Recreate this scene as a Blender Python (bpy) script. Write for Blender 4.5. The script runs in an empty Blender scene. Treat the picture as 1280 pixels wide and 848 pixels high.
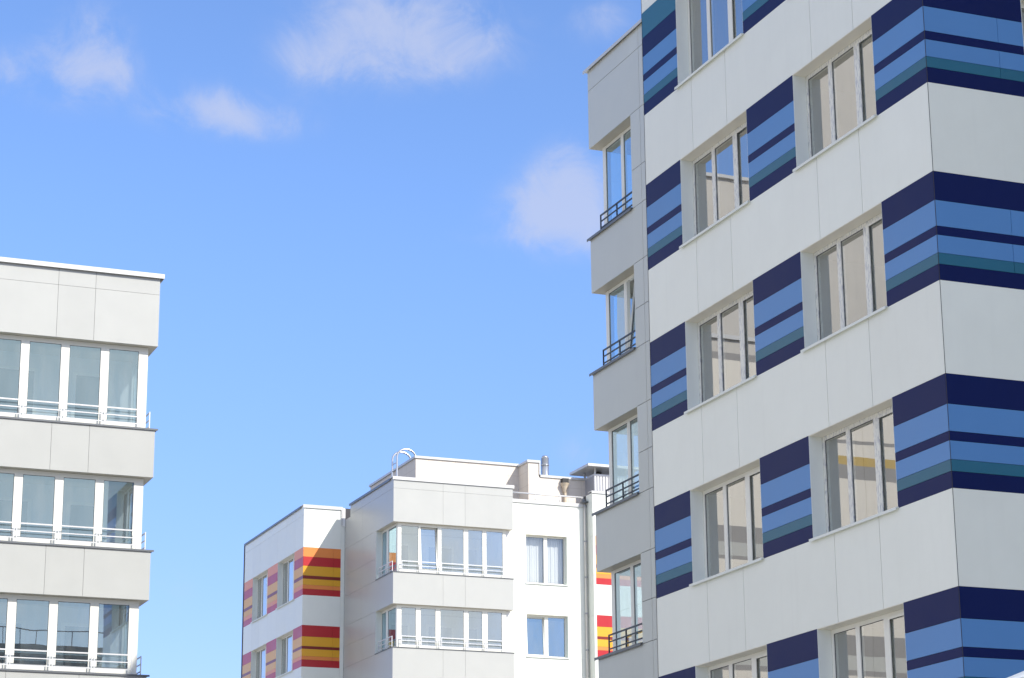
import bpy, math, random
from mathutils import Vector, Matrix
random.seed(7)
scene = bpy.context.scene
COL = scene.collection
ZO = 1.6                       # eye height: heights below are measured from the eye

# ------------------------------------------------------------------ materials
MATS = {}
def new_mat(name):
    m = bpy.data.materials.new(name); m.use_nodes = True
    nt = m.node_tree; nt.nodes.clear()
    out = nt.nodes.new('ShaderNodeOutputMaterial')
    MATS[name] = m
    return m, nt, out
def N(nt, t, **kw):
    n = nt.nodes.new(t)
    for k, v in kw.items(): setattr(n, k, v)
    return n
def math_node(nt, op, a, b=None, c=None, clamp=False):
    n = nt.nodes.new('ShaderNodeMath'); n.operation = op; n.use_clamp = clamp
    for i, v in enumerate((a, b, c)):
        if v is None: continue
        if isinstance(v, (int, float)): n.inputs[i].default_value = v
        else: nt.links.new(v, n.inputs[i])
    return n.outputs[0]

def surface(name, col, rough=.5, spec=.5, metal=0., island=.05, dirt=.06, dirt_scale=1.4, streak=.0, coat=0., bump=0., tile=None):
    """painted / clad surface: tint per panel, cloudy dirt, faint vertical run-off streaks"""
    m, nt, out = new_mat(name)
    b = N(nt, 'ShaderNodeBsdfPrincipled')
    b.inputs['Roughness'].default_value = rough
    b.inputs['Specular IOR Level'].default_value = spec
    b.inputs['Metallic'].default_value = metal
    if coat:
        b.inputs['Coat Weight'].default_value = coat; b.inputs['Coat Roughness'].default_value = .12
    geo = N(nt, 'ShaderNodeNewGeometry')
    pos = geo.outputs['Position']
    nz = N(nt, 'ShaderNodeTexNoise'); nz.inputs['Scale'].default_value = dirt_scale; nz.inputs['Detail'].default_value = 6; nz.inputs['Roughness'].default_value = .62
    nt.links.new(pos, nz.inputs['Vector'])
    v = math_node(nt, 'SUBTRACT', nz.outputs['Fac'], .5)
    v = math_node(nt, 'MULTIPLY_ADD', v, dirt * 2, 1.0 - dirt * .3)
    if island:
        r = math_node(nt, 'MULTIPLY_ADD', geo.outputs['Random Per Island'], island, 1 - island * .5)
        v = math_node(nt, 'MULTIPLY', v, r)
    if streak:
        mp = N(nt, 'ShaderNodeMapping'); mp.inputs['Scale'].default_value = (7, 7, .35)
        nt.links.new(pos, mp.inputs['Vector'])
        n2 = N(nt, 'ShaderNodeTexNoise'); n2.inputs['Scale'].default_value = 1.0; n2.inputs['Detail'].default_value = 4
        nt.links.new(mp.outputs[0], n2.inputs['Vector'])
        s = math_node(nt, 'SUBTRACT', n2.outputs['Fac'], .55, clamp=True)
        v = math_node(nt, 'SUBTRACT', v, math_node(nt, 'MULTIPLY', s, streak))
    mix = N(nt, 'ShaderNodeMix', data_type='RGBA', blend_type='MULTIPLY'); mix.inputs[0].default_value = 1
    mix.inputs[6].default_value = (*col, 1)
    cmb = N(nt, 'ShaderNodeCombineColor')
    for i in range(3): nt.links.new(v, cmb.inputs[i])
    nt.links.new(cmb.outputs[0], mix.inputs[7])
    csock = mix.outputs[2]
    if tile:
        # joints of square tiles, in true size
        br = N(nt, 'ShaderNodeTexBrick'); br.offset = 0.; br.inputs['Scale'].default_value = 1.
        br.inputs['Brick Width'].default_value = tile; br.inputs['Row Height'].default_value = tile; br.inputs['Mortar Size'].default_value = .008
        sx = N(nt, 'ShaderNodeSeparateXYZ'); nt.links.new(pos, sx.inputs[0])
        cx = N(nt, 'ShaderNodeCombineXYZ'); nt.links.new(math_node(nt, 'ADD', sx.outputs[0], sx.outputs[1]), cx.inputs[0]); nt.links.new(sx.outputs[2], cx.inputs[1])
        nt.links.new(cx.outputs[0], br.inputs['Vector'])
        m2 = N(nt, 'ShaderNodeMix', data_type='RGBA', blend_type='MULTIPLY')
        nt.links.new(br.outputs['Fac'], m2.inputs[0]); nt.links.new(csock, m2.inputs[6]); m2.inputs[7].default_value = (.80, .77, .74, 1)
        csock = m2.outputs[2]
    nt.links.new(csock, b.inputs['Base Color'])
    rr = math_node(nt, 'MULTIPLY_ADD', math_node(nt, 'SUBTRACT', nz.outputs['Fac'], .5), .18, rough)
    nt.links.new(rr, b.inputs['Roughness'])
    if bump:
        n3 = N(nt, 'ShaderNodeTexNoise'); n3.inputs['Scale'].default_value = 1.1; n3.inputs['Detail'].default_value = 2
        nt.links.new(pos, n3.inputs['Vector'])
        bp = N(nt, 'ShaderNodeBump'); bp.inputs['Strength'].default_value = bump; bp.inputs['Distance'].default_value = .02
        nt.links.new(n3.outputs['Fac'], bp.inputs['Height']); nt.links.new(bp.outputs[0], b.inputs['Normal'])
    nt.links.new(b.outputs[0], out.inputs[0])
    return m

def glass_material(name, base=.13, gain=.62, tint=(.78, .87, .87), refl=(1, 1, .97), dust=.045):
    """window pane seen as a double-glazed sheet: a clear coated mirror plus what is behind it"""
    m, nt, out = new_mat(name)
    lw = N(nt, 'ShaderNodeLayerWeight'); lw.inputs['Blend'].default_value = .5
    f = math_node(nt, 'MULTIPLY_ADD', lw.outputs['Facing'], gain, base, clamp=True)
    geo = N(nt, 'ShaderNodeNewGeometry')
    nz = N(nt, 'ShaderNodeTexNoise'); nz.inputs['Scale'].default_value = 1.3; nz.inputs['Detail'].default_value = 1
    nt.links.new(geo.outputs['Position'], nz.inputs['Vector'])
    bp = N(nt, 'ShaderNodeBump'); bp.inputs['Strength'].default_value = .03; bp.inputs['Distance'].default_value = .015
    nt.links.new(nz.outputs['Fac'], bp.inputs['Height'])
    g = N(nt, 'ShaderNodeBsdfGlossy'); g.inputs['Roughness'].default_value = .0; g.inputs['Color'].default_value = (*refl, 1)
    nt.links.new(bp.outputs[0], g.inputs['Normal'])
    t = N(nt, 'ShaderNodeBsdfTransparent'); t.inputs['Color'].default_value = (*tint, 1)
    mx = N(nt, 'ShaderNodeMixShader')
    nt.links.new(f, mx.inputs[0]); nt.links.new(t.outputs[0], mx.inputs[1]); nt.links.new(g.outputs[0], mx.inputs[2])
    # film of building dust, heavier in cloudy patches and run-off streaks
    mp = N(nt, 'ShaderNodeMapping'); mp.inputs['Scale'].default_value = (5, 5, 1.1); nt.links.new(geo.outputs['Position'], mp.inputs['Vector'])
    n2 = N(nt, 'ShaderNodeTexNoise'); n2.inputs['Scale'].default_value = 1.; n2.inputs['Detail'].default_value = 6; n2.inputs['Roughness'].default_value = .6
    nt.links.new(mp.outputs[0], n2.inputs['Vector'])
    du = N(nt, 'ShaderNodeMapRange'); du.inputs['From Min'].default_value = .30; du.inputs['From Max'].default_value = .75; du.inputs['To Min'].default_value = .01; du.inputs['To Max'].default_value = dust * 2.2
    nt.links.new(n2.outputs['Fac'], du.inputs['Value'])
    df = N(nt, 'ShaderNodeBsdfDiffuse'); df.inputs['Color'].default_value = (.62, .62, .58, 1)
    m3 = N(nt, 'ShaderNodeMixShader'); nt.links.new(du.outputs[0], m3.inputs[0]); nt.links.new(mx.outputs[0], m3.inputs[1]); nt.links.new(df.outputs[0], m3.inputs[2])
    nt.links.new(m3.outputs[0], out.inputs[0])
    return m

def taped_material():
    """window frame still under its printed protective film"""
    m, nt, out = new_mat('taped_frame')
    b = N(nt, 'ShaderNodeBsdfPrincipled'); b.inputs['Roughness'].default_value = .4
    geo = N(nt, 'ShaderNodeNewGeometry')
    mp = N(nt, 'ShaderNodeMapping'); mp.inputs['Scale'].default_value = (40, 40, 7)
    nt.links.new(geo.outputs['Position'], mp.inputs['Vector'])
    n1 = N(nt, 'ShaderNodeTexNoise'); n1.inputs['Scale'].default_value = 1; n1.inputs['Detail'].default_value = 3; n1.inputs['Roughness'].default_value = .7
    nt.links.new(mp.outputs[0], n1.inputs['Vector'])
    cr = N(nt, 'ShaderNodeValToRGB')
    e = cr.color_ramp.elements
    e[0].position = .40; e[0].color = (.50, .51, .53, 1); e[1].position = .50; e[1].color = (.82, .81, .73, 1)
    nt.links.new(n1.outputs['Fac'], cr.inputs[0]); nt.links.new(cr.outputs[0], b.inputs['Base Color'])
    nt.links.new(b.outputs[0], out.inputs[0])

def curtain_material():
    m, nt, out = new_mat('curtain')
    d = N(nt, 'ShaderNodeBsdfDiffuse'); d.inputs['Color'].default_value = (.82, .82, .79, 1)
    t = N(nt, 'ShaderNodeBsdfTranslucent'); t.inputs['Color'].default_value = (.72, .74, .74, 1)
    mx = N(nt, 'ShaderNodeMixShader'); mx.inputs[0].default_value = .15
    nt.links.new(d.outputs[0], mx.inputs[1]); nt.links.new(t.outputs[0], mx.inputs[2]); nt.links.new(mx.outputs[0], out.inputs[0])

surface('white', (.855, .87, .785), rough=.38, spec=.45, island=.055, dirt=.05, streak=.10, bump=.03)
surface('white_plain', (.82, .82, .80), rough=.45, island=0, dirt=.04)
surface('grey_panel', (.50, .50, .465), rough=.34, spec=.5, island=.03, dirt=.04, streak=.05, bump=.04)
surface('pale_grey_panel', (.488, .492, .460), rough=.36, spec=.5, island=.03, dirt=.04, streak=.05, bump=.04)
surface('joint', (.075, .075, .08), rough=.8, island=0)
surface('navy', (.0025, .011, .088), rough=.38, spec=.13, island=.10, dirt=.08)
surface('blue', (.092, .255, .555), rough=.34, spec=.34, island=.04, dirt=.05)
surface('teal', (.012, .13, .215), rough=.34, spec=.36, island=.08, dirt=.06)
surface('red', (.50, .015, .02), rough=.35, spec=.5, island=.05)
surface('dark_red', (.22, .014, .006), rough=.35, spec=.5, island=.05)
surface('yellow', (.80, .40, .02), rough=.35, spec=.5, island=.05)
surface('orange', (.85, .27, .06), rough=.35, spec=.5, island=.05)
surface('reveal', (.80, .83, .77), rough=.5, island=.0, dirt=.06, streak=.05)
surface('reveal_cream', (.82, .78, .66), rough=.5, island=.0, dirt=.06)
surface('soffit', (.62, .57, .46), rough=.55, island=.0, dirt=.1)
surface('frame', (.84, .83, .75), rough=.33, island=0, dirt=.03)
surface('gasket', (.07, .072, .075), rough=.6, island=0)
surface('flashing', (.16, .17, .18), rough=.4, metal=.3, island=0, dirt=.1)
surface('flashing_light', (.62, .62, .60), rough=.38, metal=.15, island=0, dirt=.06)
surface('rail_dark', (.045, .055, .07), rough=.4, metal=.4, island=0)
surface('rail_white', (.72, .72, .71), rough=.35, metal=.2, island=0)
surface('steel', (.62, .64, .66), rough=.3, metal=.85, island=0, dirt=.1)
surface('beige_tile', (.80, .725, .625), rough=.6, island=0, dirt=.06, tile=.6)
surface('ribbed', (.66, .66, .67), rough=.4, island=.04)
surface('shaft_grey', (.42, .42, .44), rough=.5, island=.0)
surface('bay_grey', (.60, .615, .56), rough=.34, spec=.5, island=.04, dirt=.05, streak=.08, bump=.04)
surface('pipe_brown', (.66, .63, .56), rough=.45, island=0, dirt=.15)
surface('room', (.36, .35, .33), rough=.85, island=0, dirt=.05)
surface('room_light', (.74, .75, .74), rough=.8, island=0, dirt=.05)
surface('inner_glass', (.05, .08, .11), rough=.06, spec=.8, island=0)
surface('membrane', (.14, .14, .145), rough=.9, island=0, dirt=.2)
surface('black', (.012, .012, .013), rough=.5, island=0)
surface('cone', (.72, .60, .44), rough=.6, island=0, dirt=.15)
surface('lamp_body', (.70, .73, .75), rough=.35, island=0)
surface('lamp_lens', (.75, .75, .72), rough=.2, island=0)
surface('asphalt', (.06, .06, .062), rough=.9, island=0, dirt=.3, dirt_scale=3)
surface('paving', (.46, .44, .40), rough=.85, island=0, dirt=.15, tile=.5)
surface('kerb', (.40, .39, .37), rough=.8, island=0, dirt=.15)
surface('ground', (.38, .36, .32), rough=.95, island=0, dirt=.2, dirt_scale=.05)
surface('dull_render', (.13, .125, .10), rough=.8, island=.1)
surface('cream', (.72, .68, .605), rough=.6, island=.03)
surface('tan', (.56, .535, .49), rough=.7, island=.0, dirt=.1)
surface('ochre', (.50, .36, .12), rough=.6, island=0)
surface('mid_grey', (.30, .29, .28), rough=.6, island=0)
taped_material(); curtain_material()
glass_material('glass')
glass_material('glass_front', base=.36, gain=.45, tint=(.80, .88, .92), refl=(.64, .88, 1.0), dust=.05)
glass_material('glass_clear', base=.10, gain=.4, tint=(.95, .97, .97), refl=(.95, 1., .96), dust=.02)
glass_material('glass_pale', base=.40, gain=.4, tint=(.92, .95, .94), refl=(.93, 1., .92))
glass_material('glass_bay', base=.20, gain=.55, tint=(.80, .88, .90), refl=(.74, .90, .98))

# ------------------------------------------------------------------ mesh helpers
class Face:
    """a vertical facade plane: s runs along it, n points outward, z up"""
    def __init__(self, kind, c): self.k = kind; self.c = c
    def __call__(self, s, n, z):
        if self.k == 'X-': return (self.c - n, s, z)
        if self.k == 'X+': return (self.c + n, s, z)
        if self.k == 'Y-': return (s, self.c - n, z)
        return (s, self.c + n, z)

class MB:
    def __init__(self): self.v = []; self.f = []; self.m = []; self.names = []; self.xf = None
    def mi(self, m):
        if m not in self.names: self.names.append(m)
        return self.names.index(m)
    def add(self, pts):
        i = len(self.v)
        for p in pts:
            p = Vector(p)
            if self.xf: p = self.xf(p)
            self.v.append((p.x, p.y, p.z + ZO))
        return i
    def box(self, a, b, m):
        x0, x1 = sorted((a[0], b[0])); y0, y1 = sorted((a[1], b[1])); z0, z1 = sorted((a[2], b[2]))
        i = self.add([(x0,y0,z0),(x1,y0,z0),(x1,y1,z0),(x0,y1,z0),(x0,y0,z1),(x1,y0,z1),(x1,y1,z1),(x0,y1,z1)])
        k = self.mi(m)
        for q in ((0,3,2,1),(4,5,6,7),(0,1,5,4),(1,2,6,5),(2,3,7,6),(3,0,4,7)):
            self.f.append(tuple(i + j for j in q)); self.m.append(k)
        return self
    def lb(self, F, s0, s1, n0, n1, z0, z1, m): return self.box(F(s0, n0, z0), F(s1, n1, z1), m)
    def ring(self, F, s0, s1, n0, n1, z0, z1, w, m, wb=None, wt=None):
        wb = w if wb is None else wb; wt = w if wt is None else wt
        self.lb(F, s0, s0 + w, n0, n1, z0, z1, m); self.lb(F, s1 - w, s1, n0, n1, z0, z1, m)
        self.lb(F, s0 + w, s1 - w, n0, n1, z0, z0 + wb, m); self.lb(F, s0 + w, s1 - w, n0, n1, z1 - wt, z1, m)
        return self
    def poly(self, pts, m):
        i = self.add(pts); self.f.append(tuple(range(i, i + len(pts)))); self.m.append(self.mi(m)); return self
    def tube(self, pts, r, m, seg=10, r1=None, cap=True):
        pts = [Vector(p) for p in pts]; rings = []
        for j, p in enumerate(pts):
            d = (pts[min(j + 1, len(pts) - 1)] - pts[max(j - 1, 0)]).normalized()
            a = d.orthogonal().normalized() if j == 0 else (pa - d * pa.dot(d)).normalized()
            pa = a; b = d.cross(a)
            rr = r if r1 is None else r + (r1 - r) * j / (len(pts) - 1)
            rings.append(self.add([p + (a * math.cos(t) + b * math.sin(t)) * rr for t in [2 * math.pi * k / seg for k in range(seg)]]))
        k = self.mi(m)
        for u, w in zip(rings, rings[1:]):
            for i in range(seg):
                self.f.append((u + i, u + (i + 1) % seg, w + (i + 1) % seg, w + i)); self.m.append(k)
        if cap:
            self.f.append(tuple(rings[0] + i for i in range(seg))[::-1]); self.m.append(k)
            self.f.append(tuple(rings[-1] + i for i in range(seg))); self.m.append(k)
        return self
    def build(self, name, parent=None, smooth=False, label=None):
        me = bpy.data.meshes.new(name)
        base = Vector((0, 0, 0)); p = parent
        while p is not None: base += p.location; p = p.parent
        me.from_pydata([(x - base.x, y - base.y, z - base.z) for x, y, z in self.v], [], self.f)
        for n in self.names: me.materials.append(MATS[n])
        me.polygons.foreach_set('material_index', self.m)
        if smooth: me.polygons.foreach_set('use_smooth', [True] * len(self.f))
        me.update()
        o = bpy.data.objects.new(name, me); COL.objects.link(o)
        if parent is not None: o.parent = parent
        if label: o['label'] = label
        return o

def thing(name, label, cat, loc, group=None):
    o = bpy.data.objects.new(name, None); COL.objects.link(o); o.location = loc; o.empty_display_size = .5
    o['label'] = label; o['category'] = cat
    if group: o['group'] = group
    return o

# ------------------------------------------------------------------ building pieces
G = .004      # half of a panel joint
def panels(mb, F, cuts, z0, z1, m, zc=(), n0=-.018, n1=0.):
    """cladding panels between the cuts along s, further cut at heights zc"""
    zs = [z0] + [z for z in zc if z0 < z < z1] + [z1]
    for a, b in zip(cuts, cuts[1:]):
        for c, d in zip(zs, zs[1:]):
            mb.lb(F, a + (G if a != cuts[0] else 0), b - (G if b != cuts[-1] else 0), n0, n1, c + (G if c != z0 else 0), d - (G if d != z1 else 0), m)

def stripe_panel(parent, F, s0, s1, bands, cut=None):
    mb = MB()
    for z0, z1, m in bands:
        cc = [s0] + ([cut] if cut and m not in ('navy',) else []) + [s1]
        for a, b in zip(cc, cc[1:]):
            mb.lb(F, a + (.003 if a != s0 else 0), b - (.003 if b != s1 else 0), -.018, 0, z0 + .003, z1 - .003, m)
    return mb.build('stripe_panel', parent)

def sash_xf(F, s0, s1, z0, n, ang):
    """tilt a sash inward about its bottom edge"""
    o = Vector(F(s0, n, z0)); axis = Vector(F(s1, n, z0)) - o
    want = Vector(F(s0, n - 1, z0)) - o
    R = Matrix.Rotation(ang, 4, axis.normalized())
    if (R @ Vector((0, 0, 1))).dot(want) < 0: R = Matrix.Rotation(-ang, 4, axis.normalized())
    return lambda p: o + R @ (p - o)

def window(parent, F, s0, s1, z0, z1, rec=.235, mull=(), frame='frame', glass='glass', curtain=False, tilt=None, ang=.07, sashes=(), label=None):
    """recessed window: lined opening, sill, frame with mullions, one pane per light"""
    fm = MB(); n1 = -rec; n0 = -rec - .07; fw = .065
    hz = 'frame' if frame != 'frame' else frame
    fm.ring(F, s0 + .012, s1 - .012, n0, n1, z0 + .012, z1 - .012, fw, frame)
    edges = [s0 + .012 + fw]
    for c, w in mull:
        fm.lb(F, c - w / 2, c + w / 2, n0, n1 + .003, z0 + .012 + fw, z1 - .012 - fw, frame); edges += [c - w / 2, c + w / 2]
    edges.append(s1 - .012 - fw)
    a0, a1 = z0 + .012 + fw, z1 - .012 - fw
    lights = [(edges[i], edges[i + 1]) for i in range(0, len(edges), 2)]
    for i, (a, b) in enumerate(lights):
        if i != tilt:
            if i in sashes: fm.ring(F, a - .012, b + .012, n1 + .003, n1 + .018, a0 - .012, a1 + .012, .045, frame)
            fm.ring(F, a, b, n0 + .049, n1 - .013, a0, a1, .009, 'gasket')
    w = fm.build('window', parent, label=label)
    rv = MB()
    rv.lb(F, s0, s0 + .011, n1 + .001, -.003, z0, z1, 'reveal'); rv.lb(F, s1 - .011, s1, n1 + .001, -.003, z0, z1, 'reveal')
    rv.lb(F, s0 + .011, s1 - .011, n1 + .001, -.003, z1 - .011, z1, 'reveal_cream')
    rv.build('reveal', w)
    sl = MB()
    sl.lb(F, s0 - .03, s1 + .03, .001, .055, z0 - .004, z0 + .012, 'reveal'); sl.lb(F, s0 + .011, s1 - .011, n1 + .001, .001, z0 - .001, z0 + .011, 'reveal')
    sl.lb(F, s0 - .03, s1 + .03, .045, .055, z0 - .03, z0 - .004, 'reveal')
    sl.build('sill', w)
    for i, (a, b) in enumerate(lights):
        pm = MB(); np_ = n0 + .052
        if i == tilt:
            sm = MB(); sm.xf = sash_xf(F, a, b, a0, n1, ang)
            sm.ring(F, a - .01, b + .01, n0, n1 + .012, a0 - .01, a1 + .01, .055, frame); sm.ring(F, a + .045, b - .045, n0 + .01, n1 - .01, a0 + .045, a1 - .045, .01, 'gasket')
            sm.build('sash', w)
            pm.xf = sm.xf; a += .045; b -= .045; pm.poly([F(a, np_, a0 + .04), F(b, np_, a0 + .04), F(b, np_, a1 - .04), F(a, np_, a1 - .04)], glass)
        else:
            pm.poly([F(a, np_, a0), F(b, np_, a0), F(b, np_, a1), F(a, np_, a1)], glass)
        pm.build('pane', w)
    if curtain:
        cm = MB(); K = 60; n = n0 - .18
        for a, b in lights:
            pts = [(a - .04 + (b - a + .08) * k / K, n + .010 * math.sin(k * .9) + .012 * math.sin(k * .37 + a)) for k in range(K + 1)]
            for (p, q), (r_, t) in zip(pts, pts[1:]):
                cm.poly([F(p, q, z0), F(r_, t, z0), F(r_, t, z1), F(p, q, z1)], 'curtain')
        cm.build('curtain', w, smooth=True)
    return w

def glazing(parent, F, z0, z1, rec, posts, glass='glass_front', tilt=None, side=None, ang=.085, top=.10, bot=.15, mat='frame'):
    """loggia glazing: posts given as (s0, s1); a light between each pair"""
    n1 = -rec; n0 = n1 - .08
    m = MB()
    for a, b in posts: m.lb(F, a, b, n0, n1, z0, z1 - .002, mat)
    lights = []
    for (a, b), (c, d) in zip(posts, posts[1:]):
        m.lb(F, b, c, n0, n1 - .004, z1 - top, z1 - .002, mat); m.lb(F, b, c, n0, n1 - .004, z0, z0 + bot, mat)
        if len(lights) != tilt: m.ring(F, b, c, n0 + .057, n1 - .015, z0 + bot, z1 - top, .010, 'gasket')
        if len(posts) > 3 or True:
            # slim line where two frames meet
            pass
        lights.append((b, c))
    for a, b in posts[1:-1]: m.lb(F, (a + b) / 2 - .006, (a + b) / 2 + .006, n1, n1 + .003, z0, z1 - .01, 'reveal')
    g = m.build('glazing', parent)
    for i, (a, b) in enumerate(lights):
        pm = MB(); np_ = n0 + .060; a0, a1 = z0 + bot, z1 - top
        if i == tilt:
            sm = MB(); sm.xf = sash_xf(F, a, b, a0, n1, ang)
            sm.ring(F, a, b, n0 + .01, n1 + .01, a0, a1, .05, mat); sm.ring(F, a + .05, b - .05, n0 + .03, n1 - .01, a0 + .05, a1 - .05, .01, 'gasket')
            sm.build('sash', g); pm.xf = sm.xf
            pm.poly([F(a + .05, np_, a0 + .05), F(b - .05, np_, a0 + .05), F(b - .05, np_, a1 - .05), F(a + .05, np_, a1 - .05)], glass)
        else:
            pm.poly([F(a, np_, a0), F(b, np_, a0), F(b, np_, a1), F(a, np_, a1)], glass)
        pm.build('pane', g)
    return g

def railing(parent, F, z, segs, h, n=-.07, mat='rail_white', rails=(1., .62, .26), legs=True, mid=False, foot=.02):
    for a, b in segs:
        m = MB(); w = .026
        ps = [a, b] + ([(a + b) / 2] if mid else [])
        for p in ps: m.lb(F, p - w / 2, p + w / 2, n - w / 2, n + w / 2, z + foot, z + h, mat)
        for k in rails:
            zz = z + h * k
            hh = .017 if k == 1. else .013
            cuts = sorted(ps)
            for c, d in zip(cuts, cuts[1:]): m.lb(F, c + w / 2, d - w / 2, n - .011, n + .011, zz - 2 * hh, zz - .001, mat)
        for p in ps: m.lb(F, p - .03, p + .03, n - .03, n + .03, z + .001, z + foot, mat)
        m.build('railing', parent)

def coping(parent, F, s0, s1, z, out=.06, back=.34, th=.10, mat='flashing_light'):
    m = MB(); m.lb(F, s0, s1, -back, out, z - .03, z, mat); m.lb(F, s0, s1, out - .012, out, z - th, z - .03, mat)
    return m.build('coping', parent)

STRIPE = (1.6386, 1.1996, .8093, .6759, .4072, .2395, 0.)
def blue_bands(zb, top=False):
    c = ('navy', 'blue', 'navy', 'blue', 'teal', 'navy'); h = STRIPE
    r = [(zb + h[i + 1], zb + h[i], c[i]) for i in range(6)]
    if top: r[0] = (zb + 1.165, zb + 1.54, 'navy'); r[1] = (zb + h[2], zb + 1.165, 'blue'); r.append((zb + 1.54, zb + 2.04, 'teal'))
    return r
def warm_bands(zb, top):
    if top: h = (2.03, 1.625, 1.235, .825, .69, .435, .265, 0); c = ('orange', 'red', 'yellow', 'dark_red', 'yellow', 'orange', 'red')
    else: h = (1.738, 1.262, .862, .745, .446, .297, 0); c = ('red', 'yellow', 'dark_red', 'yellow', 'orange', 'red')
    return [(zb + h[i + 1], zb + h[i], c[i]) for i in range(len(c))]

GZ = -ZO    # ground level seen from the eye

# ================================================================== RIGHT BUILDING: white block with blue stripes
XL, Y0, YE = 17.315, 26.8365, 36.395
XB_, YB0, YB1 = 19.289, 36.395, 43.36
TOP = 19.75
RB = thing('apartment_building', 'tall white apartment block with navy, blue and teal stripes between its windows at the right', 'apartment building', (XL + 6, Y0 + 6, 0), 'apartment blocks of the estate')
FL = Face('X-', XL); FR = Face('Y-', Y0); FB = Face('X-', XB_); FBE = Face('Y+', YB1)
E1, E2, E3, E4 = [Y0 + v for v in (1.440, 3.946, 5.564, 8.115)]
G = .006
rows = [('Z', 15.826), ('A', 12.826), ('B', 9.826), ('C', 6.826), ('D', 3.826), ('E', .826)]
RX1 = 20.5                   # where the added, unseen forward wing begins
RW0, RW1 = 19.02, 20.32      # window on the end face
core = MB(); clad = MB(); inner = MB()
TH = .30
for i, (nm, zb) in enumerate(rows):
    zt = zb + (2.04 if nm == 'Z' else STRIPE[0])
    # piers between the openings, left face then end face
    core.lb(FL, Y0 + .02, E1, -TH, -.02, zb, zt, 'joint'); core.lb(FL, E2, E3, -TH, -.02, zb, zt, 'joint'); core.lb(FL, E4, YE - .02, -TH, -.02, zb, zt, 'joint')
    core.lb(FR, XL + TH, RW0, -TH, -.02, zb, zt, 'joint'); core.lb(FR, RW1, RX1, -TH, -.02, zb, zt, 'joint')
    zup = TOP - .05 if i == 0 else rows[i - 1][1]
    core.lb(FL, Y0 + .02, YE - .02, -TH, -.02, zt, zup, 'joint'); core.lb(FR, XL + TH, RX1, -TH, -.02, zt, zup, 'joint')
    panels(clad, FL, [Y0 + .010, Y0 + 1.985, Y0 + 3.295, Y0 + 6.27, Y0 + 7.58, YE], zt, zup, 'white', zc=(TOP - .55,) if i == 0 else ())
    panels(clad, FR, [XL + .010, XL + 2.35, RX1], zt, zup, 'white')
core.lb(FL, Y0 + .02, YE - .02, -TH, -.02, GZ, rows[-1][1], 'joint'); core.lb(FR, XL + TH, RX1, -TH, -.02, GZ, rows[-1][1], 'joint')
panels(clad, FL, [Y0 + .010, Y0 + 1.985, Y0 + 3.295, Y0 + 6.27, Y0 + 7.58, YE], GZ, rows[-1][1], 'white'); panels(clad, FR, [XL + .010, XL + 2.35, RX1], GZ, rows[-1][1], 'white')
# return faces where the block steps back to the loggia wing
FREAR = Face('Y+', YE)
core.lb(FREAR, XL + .02, 34., -TH, -.02, GZ, TOP - .05, 'joint')
panels(clad, FREAR, [XL, XB_], GZ, TOP - .05, 'white', zc=[r[1] for r in rows])
for nm, zb in rows:
    top = nm == 'Z'
    stripe_panel(RB, FL, Y0 + .010, E1, blue_bands(zb, top)); stripe_panel(RB, FL, E2, E3, blue_bands(zb, top)); stripe_panel(RB, FL, E4, YE, blue_bands(zb, top))
    stripe_panel(RB, FR, XL + .010, RW0, blue_bands(zb, top), cut=18.58); stripe_panel(RB, FR, RW1, RX1, blue_bands(zb, top))
    if nm == 'E': 
        fill = MB(); panels(fill, FL, [E1, E2], zb, zb + STRIPE[0], 'white'); panels(fill, FL, [E3, E4], zb, zb + STRIPE[0], 'white'); panels(fill, FR, [RW0, RW1], zb, zb + STRIPE[0], 'white'); fill.build('cladding', RB)
        continue
    zt = zb + (2.04 if top else STRIPE[0])
    near_tape = 'taped_frame' if nm in 'ABC' else 'frame'
    far_tape = 'taped_frame' if nm in 'AB' else 'frame'
    window(RB, FL, E1, E2, zb, zt, mull=[(Y0 + 2.317, .15), (Y0 + 3.148, .115)], sashes=(0,), frame=near_tape)
    window(RB, FL, E3, E4, zb, zt, mull=[(Y0 + 6.463, .15), (Y0 + 7.285, .115)], sashes=(0,), frame=far_tape, curtain=False)
    window(RB, FR, RW0, RW1, zb, zt, mull=[((RW0 + RW1) / 2, .11)])
# dark trim in the corner joint
core.box((XL + .004, Y0 + .004, GZ), (XL + .03, Y0 + .03, TOP - .05), 'joint')
core.build('wall', RB); clad.build('cladding', RB)
# floors and back walls of the rooms
for nm, zb in rows:
    inner.box((XL + TH + .01, Y0 + TH + .01, zb - 1.15), (34, YE - TH - .01, zb - .9), 'room')
inner.box((XL + 4.2, Y0 + 4.0, GZ + .01), (XL + 4.4, YE - TH - .02, TOP - 1.), 'room'); inner.box((XL + 4.2, Y0 + 3.8, GZ + .01), (33.9, Y0 + 4.0, TOP - 1.), 'room')
inner.box((XL + TH + .02, Y0 + 4.75, GZ + .01), (XL + 4.19, Y0 + 4.87, TOP - 1.), 'room')
inner.build('interior', RB)
coping(RB, FL, Y0 - .06, YE + .06, TOP, th=.12); coping(RB, FR, XL + .34, RX1, TOP - .001, th=.12)
rf = MB(); rf.box((XL + TH + .01, Y0 + TH + .01, TOP - .75), (33.9, YE - TH - .01, TOP - .5), 'membrane'); rf.build('roof', RB)
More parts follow.
